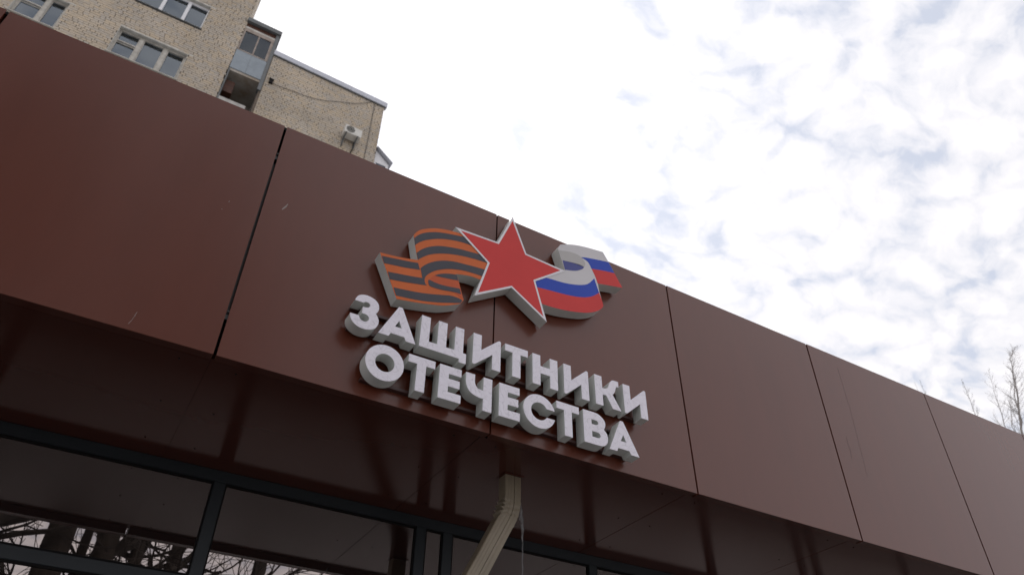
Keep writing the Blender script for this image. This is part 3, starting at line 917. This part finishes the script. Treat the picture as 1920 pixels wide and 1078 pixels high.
for wi, (x0, x1, z0, z1, div, mt, k) in enumerate(WIN):
    fy = BY + 0.13
    fr = MB()
    w = 0.055
    fr.box(x0 + 0.002, x1 - 0.002, fy, fy + 0.07, z1 - w, z1 - 0.001).box(x0 + 0.002, x1 - 0.002, fy, fy + 0.07, z0 + 0.001, z0 + w)
    fr.box(x0 + 0.002, x0 + w, fy, fy + 0.07, z0 + w + 0.001, z1 - w - 0.001).box(x1 - w, x1 - 0.002, fy, fy + 0.07, z0 + w + 0.001, z1 - w - 0.001)
    f = fr.build('window', mt, apt)
    for d in div:
        MB().box(d - 0.05, d + 0.05, fy - 0.012, fy + 0.069, z0 + w + 0.001, z1 - w - 0.001).build('mullion', mt, f)
    edges = [x0 + w] + [e for d in div for e in (d - 0.05, d + 0.05)] + [x1 - w]
    for i in range(0, len(edges), 2):
        a, b = edges[i], edges[i + 1]
        s = MB()
        if mt is M_OLDW:
            s.box(a + 0.001, a + 0.035, fy + 0.012, fy + 0.05, z0 + w + 0.001, z1 - w - 0.001).box(b - 0.035, b - 0.001, fy + 0.012, fy + 0.05, z0 + w + 0.001, z1 - w - 0.001)
            if i == 0:
                s.box(a + 0.036, b - 0.036, fy + 0.012, fy + 0.05, z1 - 0.52, z1 - 0.47)
                s.box(a + 0.036, b - 0.036, fy + 0.018, fy + 0.05, z1 - 0.60, z1 - 0.575)
        else:
            s.box(a + 0.001, b - 0.001, fy + 0.012, fy + 0.05, z1 - w - 0.04, z1 - w - 0.001)
            s.box(a + 0.001, b - 0.001, fy + 0.012, fy + 0.05, z0 + w + 0.001, z0 + w + 0.03)
        s.build('sash', mt, f)
        tl = random.uniform(-0.01, 0.01)
        MB().box(a, b, fy + 0.052, fy + 0.058, z0 + w, z1 - w, lambda x, y, z: (x, y + tl * (z - z0), z)).build('pane', M_PANE, f)
    MB().box(x0 - 0.03, x1 + 0.03, BY - 0.06, fy - 0.001, z0 - 0.028, z0 - 0.002).build('sill', M_TRIM if k > 0 else M_LINTEL, f)
    MB().box(x0 - 0.14, x1 + 0.14, BY - 0.001, BY + 0.10, z1 + 0.001, z1 + 0.05).build('lintel', M_LINTEL, f)
    rv = MB()
    rv.box(x0 + 0.0005, x0 + 0.012, BY + 0.004, fy - 0.001, z0, z1).box(x1 - 0.012, x1 - 0.0005, BY + 0.004, fy - 0.001, z0, z1).box(x0 + 0.0125, x1 - 0.0125, BY + 0.004, fy - 0.001, z1 - 0.012, z1 - 0.0005)
    rv.build('reveal', M_LINTEL, f)
    vs, fs = wave_sheet(x0 + 0.01, x1 - 0.01, BY + 0.33, z0, z1, 0.02, 34, wi)
    obj('curtain', vs, fs, M_CURTW if k == 0 else M_CURT, f)
    MB().box(x0 - 0.02, x1 + 0.02, BY + 0.425, BY + 0.45, z0 - 0.1, z1 + 0.1).build('room_back', M_ROOM, f)

# loggia stack between tower and wing
lx0, lx1 = -0.885, 0.135
MB().box(lx1 + 0.001, 0.255, -0.03, 0.16, 22.16, 25.30, tower).build('balcony_trim', M_TRIM, apt)
MB().box(-0.92, 0.29, -0.10, 1.2, 25.301, 25.50, tower).build('balcony_roof', M_TRIM, apt)
MB().box(lx0, lx1, -0.02, 0.01, 22.66, 23.66, tower).build('balcony_panel', M_BLUEP, apt)
MB().box(-0.38, -0.374, -0.024, -0.0205, 22.67, 23.65, tower).build('panel_seam', M_TRIM, apt)
bf = MB()
bf.box(lx0, lx1, 0.0, 0.07, 23.70, 23.75, tower).box(lx0, lx1, 0.0, 0.07, 24.83, 24.99, tower).box(lx0, lx0 + 0.05, 0.0, 0.07, 23.751, 24.829, tower)
bf.box(lx1 - 0.09, lx1, 0.0, 0.07, 23.751, 24.829, tower).box(-0.39, -0.345, -0.005, 0.07, 23.751, 24.829, tower)
bw = bf.build('balcony_window', material('weathered_frame', (0.33, 0.27, 0.23), rough=0.8, var=0.3, var_scale=6), apt)
MB().box(lx0 + 0.051, -0.391, 0.03, 0.036, 23.752, 24.828, tower).build('pane', M_PANE2, bw)
MB().box(-0.344, lx1 - 0.091, 0.03, 0.036, 23.752, 24.828, tower).build('pane', M_PANE2, bw)
MB().box(lx0, lx1, 0.0, 0.06, 24.995, 25.08, tower).build('balcony_header', M_LINTEL, apt)
MB().box(lx0, lx1, 0.03, 0.09, 25.081, 25.30, tower).build('balcony_soffit_board', M_WOOD, apt)
MB().box(lx0 + 0.01, lx1, 0.5, 0.53, 23.7, 25.3, tower).build('balcony_blind', M_CURT, apt)
MB().box(lx0, 0.254, 0.011, 1.25, 22.55, 22.655, tower).build('balcony_slab', M_CONC, apt)
MB().box(lx0, 0.199, 1.251, 1.4, 17.0, 25.3, tower).build('balcony_back_wall', M_CONC, apt)
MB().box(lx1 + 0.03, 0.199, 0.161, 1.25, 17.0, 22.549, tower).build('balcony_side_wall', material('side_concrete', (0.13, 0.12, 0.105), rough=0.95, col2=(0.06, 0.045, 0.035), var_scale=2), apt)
MB().box(lx0, 0.0, 0.0, 0.03, 20.2, 21.17, tower).build('balcony_parapet', material('parapet_sheet', (0.42, 0.40, 0.37), rough=0.7, var=0.2), apt)
MB().box(lx0 + 0.005, lx0 + 0.05, -0.02, 0.03, 20.2, 22.60, tower).build('balcony_post', M_TRIM, apt)
MB().box(lx0, 0.199, 0.04, 1.25, 19.85, 19.95, tower).build('balcony_slab', M_CONC, apt)
cabinet = MB((-0.7, BY + 0.5, 21.6))
cabinet.box(-0.83, -0.55, BY + 0.25, BY + 0.70, 21.75, 22.32).box(-0.548, -0.535, BY + 0.26, BY + 0.69, 21.77, 22.30)
cab = cabinet.build('wooden_cabinet', M_WOOD)
tag(cab, 'dark brown wooden cabinet inside the open balcony under the blue panel', 'cabinet')

# glazed balcony on the far side of the wing
rb = MB()
rb.box(4.47, 5.0, 0.10, 0.17, 19.8, 20.8, wing).box(4.47, 5.0, 0.10, 0.17, 21.33, 21.47, wing).box(4.47, 4.545, 0.10, 0.17, 20.801, 21.329, wing).box(4.90, 5.0, 0.10, 0.17, 20.801, 21.329, wing)
rb.box(4.94, 5.0, 0.171, 2.5, 19.8, 20.8, wing).box(4.94, 5.0, 0.171, 2.5, 21.33, 21.47, wing)
wb = rb.build('white_balcony', M_PVC, apt)
MB().box(4.546, 4.899, 0.125, 0.135, 20.8, 21.33, wing).build('pane', M_PANE, wb)
MB().box(4.965, 4.975, 0.18, 2.4, 20.8, 21.33, wing).build('pane', M_PANE, wb)
MB().box(4.50, 4.93, 0.45, 0.48, 20.0, 21.4, wing).build('curtain', M_CURT, wb)
rf = MB()
rf.add([wing(4.46, -0.05, 22.02), wing(4.46, 2.6, 22.02), wing(5.10, 2.6, 21.50), wing(5.10, -0.05, 21.50),
        wing(4.46, -0.05, 21.985), wing(4.46, 2.6, 21.985), wing(5.10, 2.6, 21.465), wing(5.10, -0.05, 21.465)],
       [(0, 1, 2, 3), (7, 6, 5, 4), (0, 4, 5, 1), (1, 5, 6, 2), (2, 6, 7, 3), (3, 7, 4, 0)])
rf.build('balcony_roof', M_ZINC, wb)
gb = MB()
gb.add([wing(4.47, 0.11, 21.95), wing(4.47, 0.11, 21.48), wing(4.99, 0.11, 21.48), wing(4.47, 0.14, 21.95), wing(4.47, 0.14, 21.48), wing(4.99, 0.14, 21.48)],
       [(0, 1, 2), (5, 4, 3), (0, 3, 4, 1), (1, 4, 5, 2), (2, 5, 3, 0)])
gb.build('balcony_gable', M_PVC, wb)

# ---------------------------------------------------------------- things on the wing wall
M_CABLE = material('cable_sheath', (0.09, 0.08, 0.075), rough=0.7)
M_AC = material('air_conditioner_paint', (0.62, 0.60, 0.55), rough=0.5, var=0.12)
ac = thing('air_conditioner', 'white outdoor air conditioner unit on brackets on the brick wing wall', 'air conditioner', wing(3.40, 0, 21.85))
bevel(MB().box(3.14, 3.74, -0.40, -0.09, 21.60, 21.98, wing).build('casing', M_AC, ac), 0.012)
fan = MB()
fan.add([wing(3.34 + 0.155 * math.cos(a), -0.4035, 21.80 + 0.155 * math.sin(a)) for a in [2 * math.pi * i / 24 for i in range(24)]]
        + [wing(3.34 + 0.155 * math.cos(a), -0.399, 21.80 + 0.155 * math.sin(a)) for a in [2 * math.pi * i / 24 for i in range(24)]],
        [tuple(range(24)), tuple(reversed(range(24, 48)))] + [(i, (i + 1) % 24, 24 + (i + 1) % 24, 24 + i) for i in range(24)])
fo = fan.build('fan_opening', M_BLACK, ac)
gr = MB()
for i in range(7):
    rr = 0.03 + 0.02 * i
    ring = [wing(3.34 + rr * math.cos(a), -0.408, 21.80 + rr * math.sin(a)) for a in [2 * math.pi * q / 20 for q in range(21)]]
    gr.tube(ring, [0.003] * 21, 4, cap=False)
gr.build('fan_grille', M_AC, fo)
for u in (3.22, 3.62):
    br = MB()
    br.box(u - 0.018, u + 0.018, -0.42, -0.01, 21.565, 21.597, wing).box(u - 0.018, u + 0.018, -0.03, -0.005, 21.25, 21.563, wing)
    br.tube([wing(u, -0.38, 21.58), wing(u, -0.02, 21.27)], [0.014, 0.014], 4)
    br.build('bracket', M_TRIM, ac)
MB().tube([wing(3.60, -0.05, 21.62), wing(3.64, -0.06, 21.40), wing(3.58, -0.03, 21.15), wing(3.57, -0.02, 19.9)], [0.02] * 4, 6).build('hose', M_BLACK, ac)

bx = MB(wing(0.47, 0, 22.72))
bx.box(0.40, 0.53, -0.06, -0.004, 22.70, 22.90, wing).box(0.385, 0.545, -0.075, -0.004, 22.901, 22.915, wing)
tag(bx.build('vent_box', M_BLACK), 'small black vent box on the brick wall beside the glazed balcony', 'vent')
cpts = [(0.545, 22.74), (0.9, 22.77), (1.255, 22.818), (1.6, 22.86), (1.947, 22.924), (2.35, 23.09), (2.734, 23.314), (3.03, 23.47), (3.325, 23.621), (3.62, 23.84), (3.902, 24.11)]
tag(MB(wing(2.2, 0, 22.7)).tube([wing(u, -0.03, z) for u, z in cpts], [0.010] * len(cpts), 5).build('slack_cable', M_CABLE),
    'thin dark cable sagging across the brick wing wall', 'cable')
tag(MB(wing(4.07, 0, 19.5)).tube([wing(4.02, -0.06, WTOP + 0.1), wing(4.071, -0.025, 23.83), wing(4.08, -0.022, 22.4), wing(4.074, -0.022, 19.5)], [0.011] * 4, 5).build('vertical_wire', M_CABLE),
    'straight dark wire running down the brick wall near its right corner', 'cable')

# ---------------------------------------------------------------- bare trees
M_TWIGP = material('overexposed_bark', (0.26, 0.235, 0.22), rough=0.95, spec=0.1, var=0.2, var_scale=3)  # overexposure put into the colour: bark paled against the bright sky
M_BARK = material('grey_brown_bark', (0.05, 0.042, 0.036), rough=0.95, spec=0.15, var=0.3, var_scale=9, bump=0.6, bump_scale=30)
M_TWIG = material('bare_twig_bark', (0.05, 0.044, 0.04), rough=0.95, spec=0.1, var=0.2, var_scale=3)


def rand_perp(d, rn):
    v = Vector((rn.uniform(-1, 1), rn.uniform(-1, 1), rn.uniform(-1, 1)))
    v = v - d * v.dot(d)
    return v.normalized() if v.length > 1e-3 else d.orthogonal().normalized()


def grow(mb, rn, p, d, r, ln, depth, up, spread, rmin):
    n = max(3, min(8, int(ln / 0.35) + 2))
    pts, rads = [p.copy()], [r]
    q, dd = p.copy(), d.copy()
    taper = 0.45 if depth > 1 else 0.2
    for i in range(n):
        dd = (dd + rand_perp(dd, rn) * 0.17 + Vector((0, 0, up))).normalized()
        q = q + dd * ln / n
        pts.append(q.copy())
        rads.append(max(rmin, r * (1 - (1 - taper) * (i + 1) / n)))
    mb.tube(pts, rads, 5 if r > 0.05 else 3, cap=False)
    if depth <= 0:
        return
    kids = rn.randint(3, 5)
    for i in range(kids):
        t = 0.25 + 0.72 * (i + rn.random() * 0.7) / kids
        k = min(n - 1, int(t * n))
        base = pts[k].lerp(pts[k + 1], t * n - k) if k + 1 < len(pts) else pts[-1]
        a = spread * rn.uniform(0.7, 1.25)
        ax = (pts[min(k + 1, n)] - pts[k]).normalized()
        nd = (ax * math.cos(a) + rand_perp(ax, rn) * math.sin(a)).normalized()
        grow(mb, rn, base, nd, max(rmin, rads[k] * rn.uniform(0.42, 0.6)), ln * rn.uniform(0.42, 0.66) * (1.1 - 0.35 * t), depth - 1, up, spread, rmin)


def tree(name, label, loc, stems, seed, group, rmin=0.006, depth=3, spread=0.75, up=0.06, limb=(0.35, 10), ll=0.33):
    """stems: list of (dx, dy, lean x, lean y, radius, height)"""
    rn = random.Random(seed)
    root = thing(name, label, 'tree', loc, group)
    tr, cr = MB(), MB()
    for dx, dy, lx, ly, r, h in stems:
        base = Vector(loc) + Vector((dx, dy, 0))
        pts, rads = [], []
        n = 14
        ox = oy = 0
        for i in range(n + 1):
            t = i / n
            ox += rn.uniform(-0.02, 0.02) * h / n * 1.5
            oy += rn.uniform(-0.02, 0.02) * h / n * 1.5
            pts.append(base + Vector((lx * t * h + ox, ly * t * h + oy, h * t)))
            rads.append(max(rmin * 1.3, r * (1.25 if i == 0 else 1) * (1 - 0.93 * t ** 1.25)))
        tr.tube(pts, rads, 9, cap=False)
        start, count = limb
        for i in range(count):
            t = start + (0.985 - start) * (i + rn.random() * 0.8) / count
            k = min(n - 1, int(t * n))
            b = pts[k].lerp(pts[k + 1], t * n - k)
            ang = rn.uniform(0, 2 * math.pi)
            el = rn.uniform(0.35, 0.9)
            d = Vector((math.cos(ang) * math.cos(el), math.sin(ang) * math.cos(el), math.sin(el)))
            grow(cr, rn, b, d, max(rmin, rads[k] * rn.uniform(0.4, 0.6)), h * ll * (1.08 - t) * rn.uniform(0.8, 1.25) + 0.25, depth, up, spread, rmin)
    tr.build('trunk', M_BARK, root, smooth=True)
    cr.build('crown', M_TWIG, root)
    return root


# across the street, mirrored in the shop glass, plus unseen ones added as shade
GS = 'bare trees across the street mirrored in the shop glass'
lab = 'unseen bare tree added across the street to darken the left brown panels'
for loc, stems, seed, lim, ll in (
        ((-0.3, -9.0, 0), [(0, 0, 0.002, 0, 0.29, 15.5), (0.36, -2.0, 0, 0, 0.13, 14)], 21, (0.25, 12), 0.30),
        ((0.45, -9.6, 0), [(0, 0, -0.02, 0, 0.25, 16)], 22, (0.24, 12), 0.30),
        ((1.0, -10.4, 0), [(0, 0, -0.012, 0, 0.16, 14), (0.42, -0.4, 0.02, 0, 0.16, 15)], 23, (0.22, 10), 0.28),
        ((-1.9, -7.6, 0), [(0, 0, -0.03, 0, 0.26, 16)], 24, (0.24, 17), 0.34),
        ((-3.6, -8.6, 0), [(0, 0, 0.02, 0, 0.3, 17)], 25, (0.25, 18), 0.36),
        ((-5.8, -7.6, 0), [(0, 0, 0.02, 0, 0.3, 17)], 26, (0.22, 18), 0.36),
        ((-8.0, -9.6, 0), [(0, 0, 0.01, 0, 0.3, 18)], 29, (0.22, 18), 0.36),
        ((-9.5, -5.6, 0), [(0, 0, 0.01, 0, 0.3, 17)], 30, (0.22, 16), 0.36),
        ((2.9, -10.5, 0), [(0, 0, 0.03, 0, 0.18, 12)], 27, (0.22, 13), 0.32)):
    tree('bare_tree', {21: 'bare tree with one thick and one thin trunk mirrored in the left shop pane',
                       22: 'thick bare trunk leaning slightly, mirrored just left of the nearest window mullion',
                       23: 'slim bare tree forking in two, mirrored right beside the window mullion',
                       24: 'bare tree mirrored at the far left end of the shop glass',
                       27: 'bare tree mirrored low in the middle glass pane'}.get(seed, lab), loc, stems, seed, GS, rmin=0.006, depth=3, limb=lim, ll=ll)

# beyond the right end of the fascia
GR = 'bare trees beyond the right end of the fascia'


def fan_tree(label, loc, lines, seed, rmin=0.0032):
    """a young tree drawn as a trunk and a fan of rising limbs, each with fine twigs: lines = (points, base radius, twig count, twig length)"""
    rn = random.Random(seed)
    root = thing('bare_tree', label, 'tree', loc, GR)
    tr, cr = MB(), MB()
    for li, (pts, r, cnt, tl) in enumerate(lines):
        pts = [Vector(q) for q in pts]
        fine = []
        for a, b in zip(pts[:-1], pts[1:]):
            for i in range(6):
                fine.append(a.lerp(b, i / 6) + Vector((rn.uniform(-1, 1), rn.uniform(-1, 1), 0)) * 0.012 * (a - b).length)
        fine.append(pts[-1])
        n = len(fine) - 1
        cum = [0.0]
        for a, b in zip(fine[:-1], fine[1:]):
            cum.append(cum[-1] + (b - a).length)
        rads = [max(rmin * 0.9, r * (1 - 0.97 * c / cum[-1])) for c in cum]
        (tr if li == 0 else cr).tube(fine, rads, 7 if r > 0.06 else 4, cap=False)
        for i in range(cnt):
            t = (0.55 if li == 0 else 0.08) + (0.44 if li == 0 else 0.90) * (i + rn.random() * 0.9) / cnt
            k = min(n - 1, int(t * n))
            b = fine[k].lerp(fine[k + 1], t * n - k)
            ax = (fine[k + 1] - fine[k]).normalized()
            a = rn.uniform(0.45, 0.85)
            nd = (ax * math.cos(a) + rand_perp(ax, rn) * math.sin(a)).normalized()
            L_ = tl * (1.2 - 0.98 * t) * rn.uniform(0.6, 1.2)
            m = 4
            q, dd, tw = b.copy(), nd.copy(), [b.copy()]
            for s in range(m):
                dd = (dd + Vector((0, 0, 0.12)) + rand_perp(dd, rn) * 0.10).normalized()
                q = q + dd * L_ / m
                tw.append(q.copy())
            r0 = max(rmin, min(rads[k] * 0.5, 0.009))
            cr.tube(tw, [r0 + (rmin * 0.6 - r0) * s / m for s in range(m + 1)], 3, cap=False)
            for s in range(1, m + 1):
                for _ in range(2):
                    if rn.random() < 0.75:
                        a = rn.uniform(0.5, 0.9)
                        d2 = (dd * math.cos(a) + rand_perp(dd, rn) * math.sin(a) + Vector((0, 0, 0.1))).normalized()
                        e = tw[s] + d2 * L_ * rn.uniform(0.2, 0.42)
                        cr.tube([tw[s], tw[s].lerp(e, 0.5) + rand_perp(d2, rn) * 0.01, e], [rmin * 0.75, rmin * 0.62, rmin * 0.45], 3, cap=False)
    tr.build('trunk', M_TWIGP, root, smooth=True)
    cr.build('crown', M_TWIGP, root)


fan_tree('tall bare tree with a fan of rising limbs at the right edge above the fascia', (21.3, 7.0, 0), [
    ([(21.3, 7, 0), (21.5, 7, 5), (22.1, 7, 10), (22.75, 7, 12.2), (23.7, 7, 14.0), (24.6, 7.1, 15.6), (25.4, 7.1, 16.4)], 0.115, 44, 1.0),
    ([(22.75, 7, 12.2), (23.2, 6.9, 13.6), (24.1, 6.9, 15.1), (24.55, 6.9, 15.85)], 0.022, 26, 0.85),
    ([(22.3, 7, 10.9), (22.35, 7.2, 12.2), (22.65, 7.2, 13.5), (22.98, 7.2, 14.7)], 0.022, 26, 0.85),
    ([(22.45, 7, 11.4), (23.3, 7.4, 12.9), (24.4, 7.5, 14.4), (25.3, 7.6, 15.4)], 0.02, 22, 0.85),
    ([(21.9, 7, 10.2), (22.0, 6.8, 11.5), (22.1, 6.7, 12.4), (22.2, 6.7, 13.2)], 0.018, 18, 0.55),
    ([(22.75, 7, 12.2), (24.0, 7.0, 13.2), (25.6, 7, 14.2)], 0.018, 20, 0.6)], 41)
fan_tree('small bare tree top just left of the tallest one above the fascia', (20.9, 7.2, 0), [
    ([(20.9, 7.2, 0), (20.85, 7.2, 6), (20.9, 7.2, 11), (21.0, 7.2, 12.6), (21.1, 7.2, 13.65)], 0.075, 30, 0.6),
    ([(20.88, 7.2, 10.5), (21.5, 7.3, 11.9), (21.75, 7.3, 12.5)], 0.03, 10, 0.35)], 42)
fan_tree('thin twig tips of a bare tree just showing above the last panel joint', (18.3, 7.0, 0), [
    ([(18.3, 7, 0), (18.3, 7, 7), (18.35, 7, 11.6), (18.40, 7, 12.72)], 0.08, 5, 0.3),
    ([(18.3, 7, 10.5), (18.15, 7, 11.7), (18.08, 7, 12.55)], 0.02, 3, 0.2)], 43, rmin=0.004)
